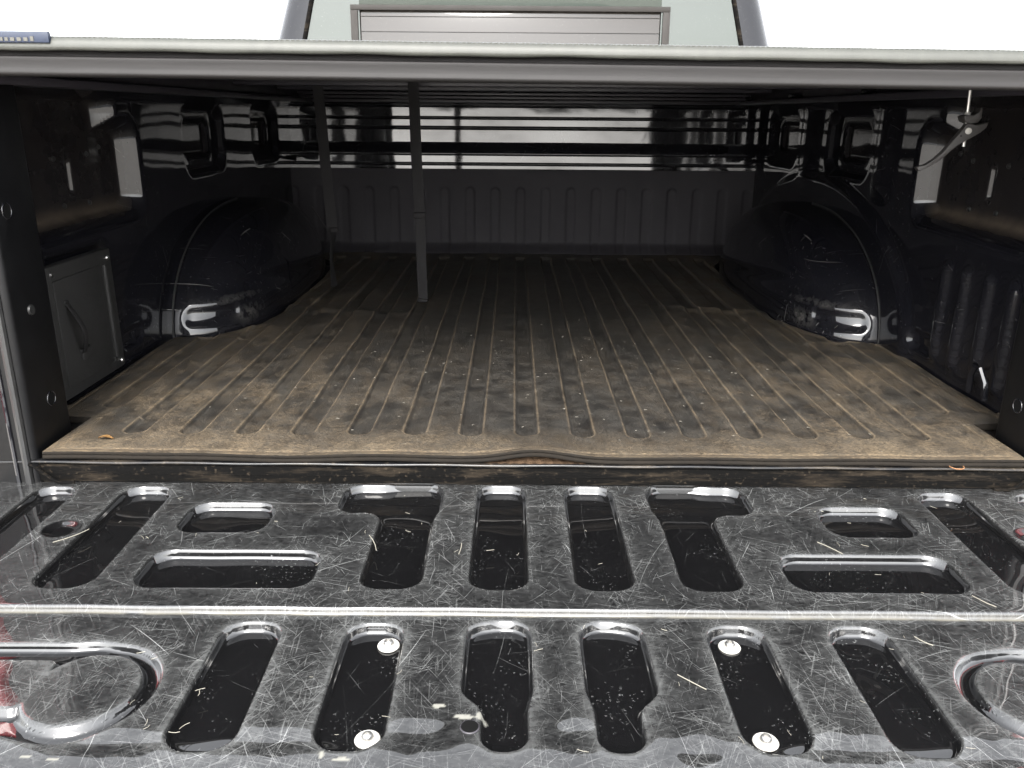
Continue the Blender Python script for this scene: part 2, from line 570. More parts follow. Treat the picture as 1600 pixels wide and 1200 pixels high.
MAT = dict(
    tail=paint_tailgate(),
    wall=ledge_wall("black_bed_paint"),
    cabpaint=paint_wall("black_cab_paint", 'XZ', .2, .2, 1.34),
    flat=paint_wall("black_body_paint", 'XZ', .3, .5, 1.6),
    head=paint_wall("black_headboard_paint", 'XZ', .25, .5, 1.50),
    well=ledge_wall("black_well_paint", 1.4, (.11, .105, .095, 1), True),
    floor=paint_wall("black_floor_paint", 'XY', 1.0),
    mat=rubber_mat(),
    hmat=simple("dark_rubber", (.0125, .0113, .0135), .75, .3, var=.2, scale=20, bump=.25),
    web=webbing_mat(),
    sill=sill_mat(),
    vinyl=vinyl_mat(),
    seal=seal_mat(),
    under=simple("black_backing_cloth", (.016, .014, .018), .8, .25, var=.2, scale=60, bump=.2),
    alu=simple("black_aluminium", (.020, .018, .022), .45, .5, var=.2, scale=15, bump=.05),
    plastic=simple("charcoal_plastic", (.0145, .0142, .0138), .6, .3, var=.2, scale=60, bump=.35),
    gplastic=simple("grey_lever_plastic", (.030, .028, .027), .55, .3, var=.15, scale=60, bump=.2),
    grime=grime_mat(),
    medge=simple("worn_rubber_edge", (.0075, .0060, .0045), .9, .15, var=.8, scale=60, bump=.5),
    satin=simple("satin_black_paint", (.0030, .0030, .0033), .40, .20, var=.3, scale=30, bump=.08),
    dplastic=simple("black_plastic", (.012, .012, .012), .42, .45, var=.2, scale=60, bump=.2),
    zinc=simple("zinc_steel", (.55, .54, .52), .35, .5, metal=1.0, var=.15, scale=90, bump=.1),
    white=simple("white_nylon", (.33, .32, .295), .5, .4, var=.12, scale=90, bump=.08),
    hole=simple("black_void", (.002, .002, .002), .9, .1, var=.1, bump=0),
    thread=simple("grey_thread", (.05, .05, .045), .8, .2, var=.2, bump=0),
    straw=simple("dry_straw", (.16, .15, .125), .8, .2, var=.35, scale=40, bump=.1),
    leaf=simple("orange_leaf", (.17, .095, .035), .8, .2, var=.3, scale=120, bump=.2),
    orange=simple("orange_cord", (.17, .085, .04), .7, .2, var=.2, scale=120, bump=.1),
    rust=simple("rusty_dirt", (.048, .030, .018), .95, .1, var=.5, scale=80, bump=.6, bdist=.003),
    red=simple("red_lens", (.32, .008, .012), .12, .5, var=.15, scale=25, bump=.05, coat=1.0),
    concrete=simple("pale_concrete", (.48, .455, .42), .9, .25, var=.12, scale=.8, bump=.2, bdist=.01),
    blue=simple("blue_label_print", (.010, .015, .030), .5, .3, var=.15, scale=60, bump=0),
    print_=simple("white_label_print", (.060, .058, .052), .6, .2, var=.1, scale=60, bump=0),
    frame=simple("grey_window_trim", (.014, .012, .0105), .65, .25, var=.15, scale=20, bump=.05),
)

def glass_mat(name, col, rough):
    t = NT(name)
    p = t.pos()
    b = t.bump(t.noise(p, 3, 2), .05, .004)
    sp = t.ramp(t.noise(p, 300, 2), .70, .76)
    t.set(Base_Color=t.mix(t.math('MULTIPLY', sp, .3), col, (.3, .3, .28)), Roughness=rough, Specular_IOR_Level=.5, IOR=1.46, Normal=b)
    return t.m
MAT['glass'] = glass_mat("tinted_glass", (.026, .032, .027), .03)
MAT['glass2'] = glass_mat("bronze_tinted_glass", (.024, .021, .018), .04)

# ================================================================== SETTING
def ground():
    n = 24
    rr = [0, 3, 8, 20, 60, 200, 900]
    P = np.zeros((len(rr), 48, 3))
    a = np.linspace(0, 2 * np.pi, 49)[:-1]
    for i, r in enumerate(rr):
        P[i, :, 0], P[i, :, 1], P[i, :, 2] = r * np.cos(a), r * np.sin(a), -.88
    o = grid("ground", P, MAT['concrete'], None, wrap_v=True)
    o["kind"] = "structure"
ground()

# ================================================================== TRUCK
truck = tag(empty("pickup_truck", (0, 0, -.88)), "black pickup truck with its scratched tailgate lowered and cargo bed open to view", "pickup truck")
UP = Matrix.Translation((0, 0, .88))
def T(o):
    """parent a part to the truck while keeping its world place"""
    o.parent = truck
    o.matrix_parent_inverse = UP
    return o

ZT = -.05          # tailgate far half
TCX = .02          # tailgate centre
# ---- tailgate sheet
def tailgate():
    xs = np.arange(-.865, .865 + .0016, .0016)
    ys = [np.arange(-.640, -.002, .0022)]
    for e in (-.014, -.026, -.080, -.223, -.357, -.376, -.420, -.448):     # finer rows where walls face the camera
        ys.append(np.arange(e - .0075, e + .0045, .0005))
    ys = np.unique(np.round(np.concatenate(ys), 4))
    ys = ys[np.concatenate([[True], np.diff(ys) > .00035])]
    X, Y = np.meshgrid(xs, ys, indexing='ij')
    A = np.abs(X)
    depth = np.zeros_like(X)
    dmin = np.full_like(X, 9.0)
    def pocket(d, dep=.0130, w=.0022, r=.0011):
        nonlocal depth, dmin
        depth = np.maximum(depth, profile_wall(d, dep, w, r))
        dmin = np.minimum(dmin, d)
    # far half
    pocket(sbox(A, Y, .030, .105, -.314, -.014, .026))
    t = smin(sbox(A, Y, .165, .243, -.314, -.014, .026), sbox(A, Y, .165, .312, -.108, -.014, .03), .03)
    pocket(t)
    pocket(sbox(A, Y, .402, .530, -.172, -.080, .03))
    pocket(sbox(A, Y, .303, .530, -.315, -.223, .03))
    pocket(sbox(A, Y, .578, .655, -.318, -.026, .028))
    pocket(sbox(A, Y, .728, .792, -.300, -.028, .026))
    pocket(scirc(A, Y, .688, -.165, .026), .006, .012)
    # near half
    n3 = smin(sbox(A, Y, .034, .103, -.508, -.376, .022), sbox(A, Y, .034, .080, -.578, -.376, .020), .025)
    pocket(n3)
    pocket(sbox(A, Y, .174, .243, -.578, -.376, .028))
    pocket(sbox(A, Y, .316, .386, -.580, -.376, .028))
    outer = smin(scirc(A, Y, .497, -.496, .076), sbox(A, Y, .50, .90, -.560, -.420, .02), .02)
    plate = np.minimum(scirc(A, Y, .497, -.496, .058), sbox(A, Y, .545, .95, -.528, -.448, .012))
    pocket(np.maximum(outer, -plate), .010, .0025, .0012)
    # shallow dimples for hidden fixings
    for cx in (.086, .175, .30, .48):
        depth = np.maximum(depth, .0016 * (1 - ss(0, .013, np.hypot(A - cx, Y + .336))))
    step = profile_wall(Y + .3570, .009, .0020, .0007)
    Z = ZT - depth - step + np.maximum(0, .0) * X
    Z += wobble(X, Y, .00028, .16) + wobble(X, Y, .00008, .05) + wobble(X, Y, .00022, .035) * ss(-.525, -.56, Y) * (depth < .001)
    # drop at the hinge edge and the rolled outer edge
    Z -= .014 * ss(-.010, -.002, Y)
    cr = np.clip((-.545 - Y) / .055, 0, 1)
    Z -= .0048 * cr ** 2
    for cx, cy, sx, sy, am in ((-.125, -.556, .034, .015, .0034), (.035, -.553, .028, .015, .0034), (-.27, -.568, .050, .012, .0026), (.29, -.572, .045, .012, .0028), (-.43, -.572, .05, .012, .0028), (.43, -.580, .05, .012, .0026), (.15, -.576, .02, .012, .0022)):
        Z -= am * np.exp(-((X + TCX - cx) / sx) ** 2 - ((Y - cy) / sy) ** 2)
    rl = np.clip((-.600 - Y) / .04, 0, 1)
    Z -= .030 * rl ** 2
    outside = ss(-.001, .003, dmin)
    rim = np.exp(-np.maximum(dmin, 0) / .007) * (dmin > -.002)
    rim = rim * np.where(Y < -.365, 1.0, .55)
    # paint chipped to the primer
    chip = np.zeros_like(X)
    nz = wobble(X, Y, .5, .011, 12)
    for cx, cy, rx, ry in ((-.076, -.5345, .013, .0026), (-.060, -.5320, .005, .005), (-.104, -.5185, .006, .0030), (-.190, -.5890, .010, .0016), (-.209, -.5840, .003, .004), (-.485, -.590, .006, .0015), (-.52, -.588, .002, .005), (-.457, -.592, .005, .0014)):
        e = ((X + TCX - cx) / rx) ** 2 + ((Y - cy) / ry) ** 2
        chip = np.maximum(chip, ss(1.25, .75, e + nz))
    grime = np.exp(-((Y + .3602) / .0016) ** 2) * np.clip(.75 + wobble(X, Y, .45, .05), 0, 1)
    P = np.stack([X + TCX, Y, Z], -1)
    o = grid("tailgate", P, MAT['tail'], None, attrs={"outside": outside, "rim": rim, "chip": chip, "grime": grime})
    T(o)
    return o
tg = tailgate()

def bolt(x, y, z):
    lathe("washer", [(.0001, 0), (.0125, 0), (.0128, .0012), (.0118, .0024), (.0001, .0026)], (x, y, z), MAT['white'], tg, 'Z', 28)
    bm = bmesh.new()
    bm_lathe(bm, [(.0001, .0024), (.0056, .0024), (.0060, .0052), (.0048, .0074), (.0026, .0079), (.0022, .0050), (.0001, .0048)], (x, y, z), 'Z', 20)
    from_bm("bolt", bm, MAT['zinc'], tg, angle=40)
zf = ZT - .009 - .0130
for bx, by in ((-.172, -.402), (-.171, -.5535), (.221, -.400), (.219, -.5525)):
    bolt(bx, by, zf + .0005)
# drain hole and threaded studs
lathe("drain_hole", [(.0001, 0), (.0086, 0), (.0086, .0006), (.0001, .0007)], (-.071, -.549, ZT - .0082), MAT['hole'], tg, 'Z', 24)
def ring(name, c, r, tr, mat, parent, axis='Z', n=22):
    bm = bmesh.new()
    pts = []
    for k in range(n + 1):
        a = 2 * math.pi * k / n
        u, v = r * math.cos(a), r * math.sin(a)
        pts.append(Vector(c) + {'Z': Vector((u, v, 0)), 'X': Vector((0, u, v)), 'Y': Vector((u, 0, v))}[axis])
    bm_tube(bm, pts, tr, 6, caps=False)
    bmesh.ops.remove_doubles(bm, verts=bm.verts[:], dist=1e-5)
    return from_bm(name, bm, mat, parent, angle=80)
ring("hole_rim", (-.071, -.549, ZT - .0086), .0088, .0011, MAT['alu'], tg)
for rx in (-.019, .064):
    ring("hole_rim", (rx, -.336, ZT - .0012), .0042, .0008, MAT['zinc'], tg)
    lathe("fixing_hole", [(.0001, 0), (.0037, 0), (.0037, .0004), (.0001, .0005)], (rx, -.336, ZT - .0014), MAT['hole'], tg, 'Z', 14)
# closed underside of the tailgate
ob = box("tailgate_skin", (-.84, -.632, -.13), (.88, -.016, -.088), MAT['flat'], None, .012)
ob.parent = tg

# ---- bed floor and sill
def bed_floor():
    xs = np.linspace(-.87, .87, 175)
    prof = [(-.004, -.048), (-.0035, -.030), (-.003, -.024), (-.006, -.0195), (-.0125, -.0175), (-.0135, -.0150), (-.011, -.0132), (-.004, -.0128), (.02, -.0128), (.5, -.0128), (1.0, -.0128), (1.99, -.0128)]
    P = np.zeros((len(prof), len(xs), 3))
    for i, (y, z) in enumerate(prof):
        P[i, :, 0], P[i, :, 1], P[i, :, 2] = xs, y, z
    P[3:7, :, 2] += .0006 * np.sin(xs * 31)[None, :]
    o = grid("bed_floor", P, MAT['sill'], None, flip=True)
    return T(o)
bed_floor()
T(box("bed_sill", (-.86, -.004, -.075), (.87, .05, -.049), MAT['sill'], None, .004))
T(box("sill_seal", (-.80, -.0105, -.076), (.815, -.0045, -.0520), MAT['dplastic'], None, .004))
# trim line half way down the sill face
T(box("sill_trim", (-.84, -.0088, -.0375), (.85, -.0052, -.0350), MAT['grime'], None, .0012))
T(box("sill_face", (-.855, -.0078, -.0495), (.865, -.0045, -.0205), MAT['grime'], None, .001))

# ---- inner side walls
def side_wall(sg):
    ys = np.linspace(.095, 2.0, 520)
    zs = np.linspace(-.03, .575, 160)
    Yg, Zg = np.meshgrid(ys, zs, indexing='ij')
    o = np.zeros_like(Yg)                     # outward displacement
    # big upper pocket near the tailgate
    d = sbox(Yg, Zg, .215, .690, .286, .500, .052)
    d = np.minimum(d, sbox(Yg, Zg, .215, .600, .286, .56, .05))
    o = np.maximum(o, profile_wall(d, .050, .026, .006))
    # stiffening cup at its near end and its slot
    d2 = sbox(Yg, Zg, .235, .300, .30, .455, .03)
    o = o + profile_wall(d2, .018, .016, .004)
    d3 = sbox(Yg, Zg, .462, .482, .352, .424, .009)
    o = o + profile_wall(d3, .010, .006, .002)
    # framed pockets further forward
    for y0 in (.95, 1.52):
        f = sbox(Yg, Zg, y0, y0 + .31, .352, .532, .05)
        o = np.maximum(o, profile_wall(f, .022, .018, .004))
        f2 = sbox(Yg, Zg, y0 + .06, y0 + .245, .392, .495, .03)
        o = o + profile_wall(f2, .014, .012, .003)
    # stamped pillars between the pockets
    for y0, y1, h in ((.775, .935, .020), (1.285, 1.505, .022), (1.845, 1.975, .018)):
        u = np.clip(1 - np.abs((Yg - (y0 + y1) / 2) / ((y1 - y0) / 2)), 0, 1)
        o = o - h * np.sin(u * np.pi / 2) ** 2 * ss(.30, .36, Zg)
    # swelling round the wheel arch
    e = np.sqrt(((Yg - 1.285) / .70) ** 2 + (Zg / .350) ** 2)
    o = o - .016 * (1 - ss(.95, 1.03, e)) * ss(-.2, .1, .34 - Zg)
    # bead low down behind the arch
    o = o + profile_wall(sbox(Yg, Zg, .490, .600, .020, .066, .022), .010, .010, .003)
    if sg > 0:
        for yc in (.243, .322, .405, .482):
            rb = sbox(Yg, Zg, yc - .019, yc + .019, .020, .236, .018)
            o = o - profile_wall(rb, .011, .012, .004)
    else:
        o = np.maximum(o, profile_wall(sbox(Yg, Zg, .200, .475, .0, .262, .02), .012, .01, .003))
    o += wobble(Yg, Zg, .0004, .2)
    # top flange turning inwards
    o = o - .055 * ss(.530, .565, Zg)
    base = .862
    X = sg * (base + o)
    dust = ss(.02, .05, o) * ss(.345, .30, Zg) * (Zg > .27)
    P = np.stack([X, Yg, Zg], -1)
    ob = grid("side_wall", P, MAT['wall'], None, flip=(sg < 0), attrs={"dust": dust * 1.7 + .22 * ss(.02, .045, o)})
    T(ob)
    # screws in the pocket
    for yy, zz in ((.415, .425), (.545, .428), (.43, .335), (.53, .332), (.60, .44)):
        lathe("screw", [(.0001, 0), (.0055, 0), (.0046, -.004 * sg), (.0001, -.005 * sg)], (sg * .9105, yy, zz), MAT['dplastic'], ob, 'X', 12)
    return ob
wallL = side_wall(-1)
wallR = side_wall(1)

# ---- wheel wells
def wheel_well(sg):
    nz, na = 150, 160
    H, A0, B0, yc = .268, .560, .207, 1.275
    ts = np.linspace(0, 1, nz)
    th = np.linspace(0, np.pi, na)
    P = np.zeros((nz + 1, na, 3))
    sc = np.zeros((nz + 1, na))
    for i, t in enumerate(ts):
        z = -.02 + (H + .02) * math.sin(t * math.pi / 2)
        s = math.cos(t * math.pi / 2)
        a = A0 * (s ** .82)
        b = B0 * (s ** .50)
        n = 2.9
        cy = np.sign(np.cos(th)) * np.abs(np.cos(th)) ** (2 / n)
        sx = np.abs(np.sin(th)) ** (2 / n)
        yy = yc - a * cy
        xx = .862 - b * sx
        # horizontal bead pressed into the rear lower corner
        s_arc = np.where(th < np.pi / 2, th, np.pi - th)
        dd = sbox(s_arc * .33, np.full_like(th, z), .030, .225, .014, .064, .024)
        dent = profile_wall(dd, .009, .014, .005)
        nx, ny = sx, cy
        ln = np.hypot(nx, ny) + 1e-6
        xx = xx + dent * nx / ln
        yy = yy + dent * ny / ln
        # slight pinch where the liner meets the floor, and tyre rub creases
        xx = xx + .004 * np.sin(z * 60 + yy * 9) * np.exp(-((z - .10) / .04) ** 2) * sx
        q = ((th - .78) / .17) ** 2 + ((z - .028) / .024) ** 2
        q2 = ((th - .55) / .30) ** 2 + ((z - .072) / .007) ** 2
        sc[i] = np.clip(np.exp(-q * 2.2) * .8 + .5 * np.exp(-q2), 0, 1)
        P[i, :, 0], P[i, :, 1], P[i, :, 2] = sg * xx, yy, z
    P[nz] = P[nz - 1]
    P[nz, :, 0] = sg * .862
    P[nz, :, 1] = yc
    ob = grid("wheel_well", P, MAT['well'], None, flip=(sg > 0), attrs={"dust": sc})
    T(ob)
    # weld flange following the arch where it meets the wall
    pts = []
    for t in np.linspace(0, 1, 40):
        z = -.01 + (H + .012) * math.sin(t * math.pi / 2)
        a = A0 * (max(0, math.cos(t * math.pi / 2)) ** .82) + .002
        pts.append((sg * .846, yc - a, z))
    tube("weld_flange", pts, .0024, MAT['plastic'], ob, 6)
    return ob
wheel_well(-1)
wheel_well(1)

# ---- headboard (front wall of the bed)
def headboard():
    zs = np.linspace(-.03, .60, 420)
    xs = np.linspace(-.87, .87, 180)
    Xg, Zg = np.meshgrid(xs, zs, indexing='ij')
    o = np.zeros_like(Zg)
    def bead(z0, z1, h):
        nonlocal o
        c, w = (z0 + z1) / 2, (z1 - z0) / 2
        u = np.clip(1 - ((Zg - c) / w) ** 2, 0, 1)
        o = o + h * np.sqrt(u)
    def groove(z0, z1, h):
        nonlocal o
        c, w = (z0 + z1) / 2, (z1 - z0) / 2
        o = o - h * np.clip(1 - np.abs(Zg - c) / w, 0, 1)
    groove(.492, .501, .006)
    groove(.456, .467, .007)
    groove(.328, .338, .006)
    groove(.534, .550, .008)
    # broad bar: face leaning downwards, undercut below
    o = o + .0135 * ss(.4125, .3690, Zg) * ss(.3640, .3690, Zg)
    Y = 1.968 - o + .5 * (.012 * Zg + (.513 * Zg - Zg ** 2 / 2) / 3.2) + wobble(Xg, Zg, .00022, .3)
    P = np.stack([Xg, Y, Zg], -1)
    return T(grid("headboard", P, MAT['head'], None, flip=False))
headboard()

# ---- jambs beside the tailgate opening
def jamb(sg, xi):
    x0, x1 = sorted((sg * xi, sg * 1.0))
    ob = box("tailgate_post", (x0, -.012, -.12), (x1, .105, .557), MAT['satin'], None, .010, 3)
    T(ob)
    for yy, zz, r in ((.024, .371, .011), (.055, .068, .011)):
        lathe("fixing_hole", [(.0001, 0), (r, 0), (r, -sg * .0006), (.0001, -sg * .0007)], (sg * xi, yy, zz), MAT['hole'], ob, 'X', 20)
        ring("hole_rim", (sg * (xi - .0002), yy, zz), r + .0006, .0013, MAT['flat'], ob, 'X')
    lathe("plug", [(.0001, 0), (.0085, 0), (.0078, -sg * .0028), (.004, -sg * .0034), (.0001, -sg * .0030)], (sg * xi, .041, .218), MAT['dplastic'], ob, 'X', 20)
    # weather strip up the rear edge
    tube("weather_strip", [(sg * (xi + .016), -.014, z) for z in np.linspace(-.05, .55, 14)], .006, MAT['dplastic'], ob, 8)
    tube("seam_bead", [(sg * (xi + .034), -.0125, z) for z in np.linspace(-.10, .55, 14)], .0035, MAT['flat'], ob, 8)
    # hinge plate folded into the lower corner
    bm = bmesh.new()
    for k, (rad, dz) in enumerate(((.0028, 0),)):
        pts = []
        for t in np.linspace(0, 1, 12):
            pts.append((sg * (xi + .02 - .075 * t), -.014 - .006 * math.sin(t * 3.1), -.018 + dz - .030 * ss(0.1, .8, t)))
        bm_tube(bm, pts, rad, 8)
    from_bm("hinge_fold", bm, MAT['grime'], ob)
    # tail lamp on the outer corner
    lx0, lx1 = sorted((sg * .885, sg * 1.004))
    lamp = box("tail_lamp", (lx0, -.045, .02), (lx1, .08, .44), MAT['red'], None, .018, 3)
    T(lamp)
    # outer bed side
    a, b = sorted((sg * .98, sg * 1.005))
    T(box("bed_side", (a, .107, -.45), (b, 2.03, .553), MAT['flat'], None, .008))
    a, b = sorted((sg * .812, sg * 1.003))
    T(box("bed_rail", (a, .107, .5545), (b, 2.03, .5625), MAT['flat'], None, .003))
jamb(-1, .780)
jamb(1, .788)

# ---- storage box door in the left wall
door = box("storage_door", (-.868, .218, .004), (-.848, .462, .250), MAT['plastic'], None, .004)
T(door)
box("door_panel", (-.8505, .232, .026), (-.8445, .405, .224), MAT['plastic'], door, .0028)
box("door_rib", (-.8505, .420, .030), (-.8420, .432, .222), MAT['plastic'], door, .003)
for yy, zz in ((.445, .232), (.447, .018), (.234, .236)):
    lathe("screw", [(.0001, 0), (.005, 0), (.004, .003), (.0001, .0035)], (-.848, yy, zz), MAT['zinc'], door, 'X', 12)
def ribbon(name, pts, width_dir, w, th, mat, parent):
    """flat strap through points; width_dir may be one vector or a list"""
    bm = bmesh.new()
    rings = []
    for i, p in enumerate(pts):
        p = Vector(p)
        wd = Vector(width_dir[i] if isinstance(width_dir, list) else width_dir).normalized()
        ww = w[i] if isinstance(w, (list, tuple)) else w
        t = (Vector(pts[min(i + 1, len(pts) - 1)]) - Vector(pts[max(i - 1, 0)])).normalized()
        nn = t.cross(wd).normalized()
        rings.append([bm.verts.new(p + wd * a * ww / 2 + nn * b * th / 2) for a, b in ((-1, -.6), (-.9, -1), (.9, -1), (1, -.6), (1, .6), (.9, 1), (-.9, 1), (-1, .6))])
    for i in range(len(rings) - 1):
        for k in range(8):
            bm.faces.new((rings[i][k], rings[i][(k + 1) % 8], rings[i + 1][(k + 1) % 8], rings[i + 1][k]))
    bm.faces.new(rings[0][::-1]); bm.faces.new(rings[-1])
    bmesh.ops.recalc_face_normals(bm, faces=bm.faces[:])
    return from_bm(name, bm, mat, parent, angle=60)
pts = []
for t in np.linspace(0, 1, 18):
    pts.append((-.842 + .022 * math.sin(t * math.pi), .262 - .012 * math.sin(t * 3.14) + .030 * t, .176 - .100 * t))
ribbon("pull_strap", pts, (0, 1, -.15), .014, .0025, MAT['web'], door)
box("strap_tab", (-.846, .285, .064), (-.839, .318, .086), MAT['plastic'], door, .002)
lathe("latch", [(.0001, 0), (.008, 0), (.007, .006), (.0001, .007)], (-.848, .262, .178), MAT['dplastic'], door, 'X', 14)

# tie-down loops on the walls
for sg in (-1, 1):
    for yy, zz in ((1.86, .36),):
        ob = tube("tie_down", [(sg * .855, yy - .03, zz), (sg * .825, yy - .026, zz - .004), (sg * .815, yy, zz - .008), (sg * .825, yy + .026, zz - .004), (sg * .855, yy + .03, zz)], .0055, MAT['flat'], None, 8)
        T(ob)

T(tube("tie_down", [(.846, .245, .012), (.842, .247, .045), (.838, .262, .068), (.838, .280, .070), (.842, .296, .048), (.846, .300, .012)], .006, MAT['flat'], None, 8))

# ---- cab behind the bed
def cab():
    # shell: rounded-rectangle plan, leaning forward with height
    zs = [-.3, .3, .60, .70, .80, .90, 1.0, 1.08, 1.13, 1.155, 1.165]
    n = 96
    P = np.zeros((len(zs) + 1, n, 3))
    th = np.linspace(0, 2 * np.pi, n + 1)[:-1]
    for i, z in enumerate(zs):
        lean = max(0, z - .55)
        hw = 1.04 - .36 * lean
        y0 = 2.085 + .03 * lean
        y1 = 3.55 - .9 * lean
        if z > 1.05:
            k = (z - 1.05) / .115
            sh = 1 - math.sqrt(max(0, 1 - k * k))
            hw -= .20 * sh; y0 += .20 * sh; y1 -= .2 * sh
        p = 9.0
        c, s = np.cos(th), np.sin(th)
        P[i, :, 0] = hw * np.sign(c) * np.abs(c) ** (2 / p)
        P[i, :, 1] = (y0 + y1) / 2 + (y1 - y0) / 2 * np.sign(s) * np.abs(s) ** (2 / p)
        P[i, :, 2] = z
    P[-1] = P[-2]
    P[-1, :, 0] *= .0
    P[-1, :, 1] = 2.8
    o = grid("cab", P, MAT['cabpaint'], None, wrap_v=True, flip=True)
    T(o)
    # rear window: three panes leaning with the wall
    def pane(name, x0, x1, z0, z1, off, mat, rad=.02):
        def Yat(z): return 2.085 + .03 * (z - .55) - off
        bm = bmesh.new()
        f = [(x0, z0), (x1, z0), (x1, z1), (x0, z1)]
        fr = [bm.verts.new((x, Yat(z), z)) for x, z in f]
        bk = [bm.verts.new((x, Yat(z) + .006, z)) for x, z in f]
        bm.faces.new(fr); bm.faces.new(bk[::-1])
        for i in range(4):
            bm.faces.new((fr[i], bk[i], bk[(i + 1) % 4], fr[(i + 1) % 4]))
        bmesh.ops.recalc_face_normals(bm, faces=bm.faces[:])
        bmesh.ops.bevel(bm, geom=bm.edges[:], offset=.0015, segments=2, profile=.5, affect='EDGES')
        return from_bm(name, bm, mat, o)
    def side_pane(name, xi, xo_bot, xo_top, z0, z1, off, mat):
        def Yat(z): return 2.085 + .03 * (z - .55) - off
        bm = bmesh.new()
        f = [(xi, z0), (xo_bot, z0), (xo_top, z1), (xi, z1)]
        fr = [bm.verts.new((x, Yat(z), z)) for x, z in f]
        bk = [bm.verts.new((x, Yat(z) + .006, z)) for x, z in f]
        bm.faces.new(fr); bm.faces.new(bk[::-1])
        for i in range(4):
            bm.faces.new((fr[i], bk[i], bk[(i + 1) % 4], fr[(i + 1) % 4]))
        bmesh.ops.recalc_face_normals(bm, faces=bm.faces[:])
        return from_bm(name, bm, mat, o)
    side_pane("window_pane", -.60, -.838, -.735, .62, 1.03, .012, MAT['glass'])
    side_pane("window_pane", .50, .832, .725, .62, 1.03, .012, MAT['glass'])
    pane("window_pane", -.60, .50, .884, 1.03, .0122, MAT['glass'])
    pane("sliding_pane", -.598, .498, .62, .872, .006, MAT['glass2'])
    def bar(x0, x1, z0, z1, off):
        return pane("window_frame", x0, x1, z0, z1, off, MAT['frame'])
    bar(-.632, .532, .868, .886, .020)
    bar(-.632, -.606, .62, .8675, .020)
    bar(.506, .532, .62, .8675, .020)
    for z in (.847, .795):
        pane("defroster_line", -.596, .496, z, z + .0022, .0085, MAT['frame'])
    # rubber gaskets along the slanted outer edges of the glass
    for sg, xb, xt in ((-1, -.842, -.739), (1, .836, .729)):
        tube("window_gasket", [(xb, 2.085 + .03 * (.62 - .55) - .014, .62), (xt, 2.085 + .03 * (1.03 - .55) - .014, 1.03)], .0085, MAT['grime'], o, 8)
    return o
cab()

# ================================================================== BED MAT
def bed_mat():
    NX, NY = 1090, 430
    ysn = np.concatenate([np.linspace(-.010, .22, 150), np.linspace(.2215, 1.93, NY - 150)])
    cxm = .004
    def halfw(y):
        w = np.where(y < .152, .7745, .852)
        w = .7745 + (.852 - .7745) * ss(.150, .157, y)
        # round the wheel wells
        k = np.clip(1 - np.abs((y - 1.285) / .585) ** 3.4, 0, 1) ** (1 / 3.4)
        w = np.minimum(w, .868 - .212 * k)
        w = w + .004 * np.sin(y * 17) * (y > .9)
        return w
    w = halfw(ysn)
    core = .628
    nf = 110
    s = np.concatenate([np.linspace(-.852, -core, nf)[:-1], np.linspace(-core, core, NX - 2 * nf), np.linspace(core, .852, nf)[1:]])
    S, Yg = np.meshgrid(s, ysn, indexing='ij')
    Wg = np.broadcast_to(w, S.shape)
    # only the side flaps follow the outline, the middle keeps straight columns
    fl = np.clip((np.abs(S) - core) / (.852 - core), 0, 1)
    X = cxm + np.sign(S) * (np.minimum(np.abs(S), core) + fl * (Wg - core))
    Z = np.zeros_like(X)
    edge = np.zeros_like(X)
    pitch = .0944
    k = np.round((X + .007) / pitch)
    gx = (X + .007) - k * pitch
    yst = np.where(np.abs(k) > 7.5, .205, .075 - .018 * (np.abs(k) < 1) * 0)
    # every groove: a stadium from yst to the front
    qy = np.maximum(yst + .019 - Yg, 0)
    dg = np.hypot(gx, qy) - .019
    dg = np.where(Yg > 1.86, 1.0, dg)
    dep = profile_wall(dg, .0060, .0040, .0012)
    Z -= dep
    edge = np.exp(-((dg - .0016) / .0017) ** 2)
    groove_shade = np.exp(-((dg + .0030) / .0016) ** 2)  # mask for the shade painted just inside each groove edge
    groove = ss(.001, -.004, dg)
    # rolled lip along the border
    de = np.minimum(Wg - np.abs(X - cxm), Yg + .010)
    Z += .0009 * (1 - ss(.006, .009, de)) - .0012 * np.exp(-((de - .016) / .003) ** 2)
    edge = np.maximum(edge, .5 * np.exp(-((de - .016) / .0035) ** 2))
    # lie of the rubber: waves, the hump at the middle of the rear edge, creases
    Z += .0105 * np.exp(-((X - .005) / .060) ** 2) * np.exp(-np.maximum(Yg, 0) / .05)
    Z += wobble(X, Yg, .0011, .35) + .0007 * np.exp(-np.maximum(Yg, 0) / .04) * np.sin(X * 23 + 1) * (np.abs(X) < .6)
    Z += .006 * np.exp(-((Yg - 1.02 - .05 * np.sin(X * 5)) / .03) ** 2) * (np.abs(X) > .25) * ss(.25, .45, np.abs(X))
    Z += .012 * ss(1.80, 1.93, Yg)
    P = np.stack([X, Yg, Z], -1)
    o = grid("bed_mat", P, MAT['mat'], None, attrs={"edge": edge, "groove": groove, "groove_shade": groove_shade})
    tag(o, "ribbed black rubber mat covered in brown dust on the truck bed floor", "mat")
    # layered edge skirt
    def skirt(i_sel, j_sel, out):
        line = P[i_sel, j_sel]
        steps = [(0, 0), (.0012, -.0012), (.0012, -.0042), (-.0010, -.0050), (-.0010, -.0058), (.0022, -.0064), (.0022, -.0112), (-.002, -.0122)]
        Q = np.zeros((len(steps), len(line), 3))
        for a, (dn, dz) in enumerate(steps):
            Q[a] = line + np.array(out) * dn
            Q[a, :, 2] = line[:, 2] + dz
        return Q
    Q = skirt(slice(None), 0, (0, -1, 0))
    grid("mat_edge", Q, MAT['medge'], o, flip=False)
    for idx, sg in ((0, -1), (-1, 1)):
        Q = skirt(idx, slice(None), (sg, 0, 0))
        grid("mat_edge", Q, MAT['medge'], o, flip=(sg < 0))
    return o
bed_mat()

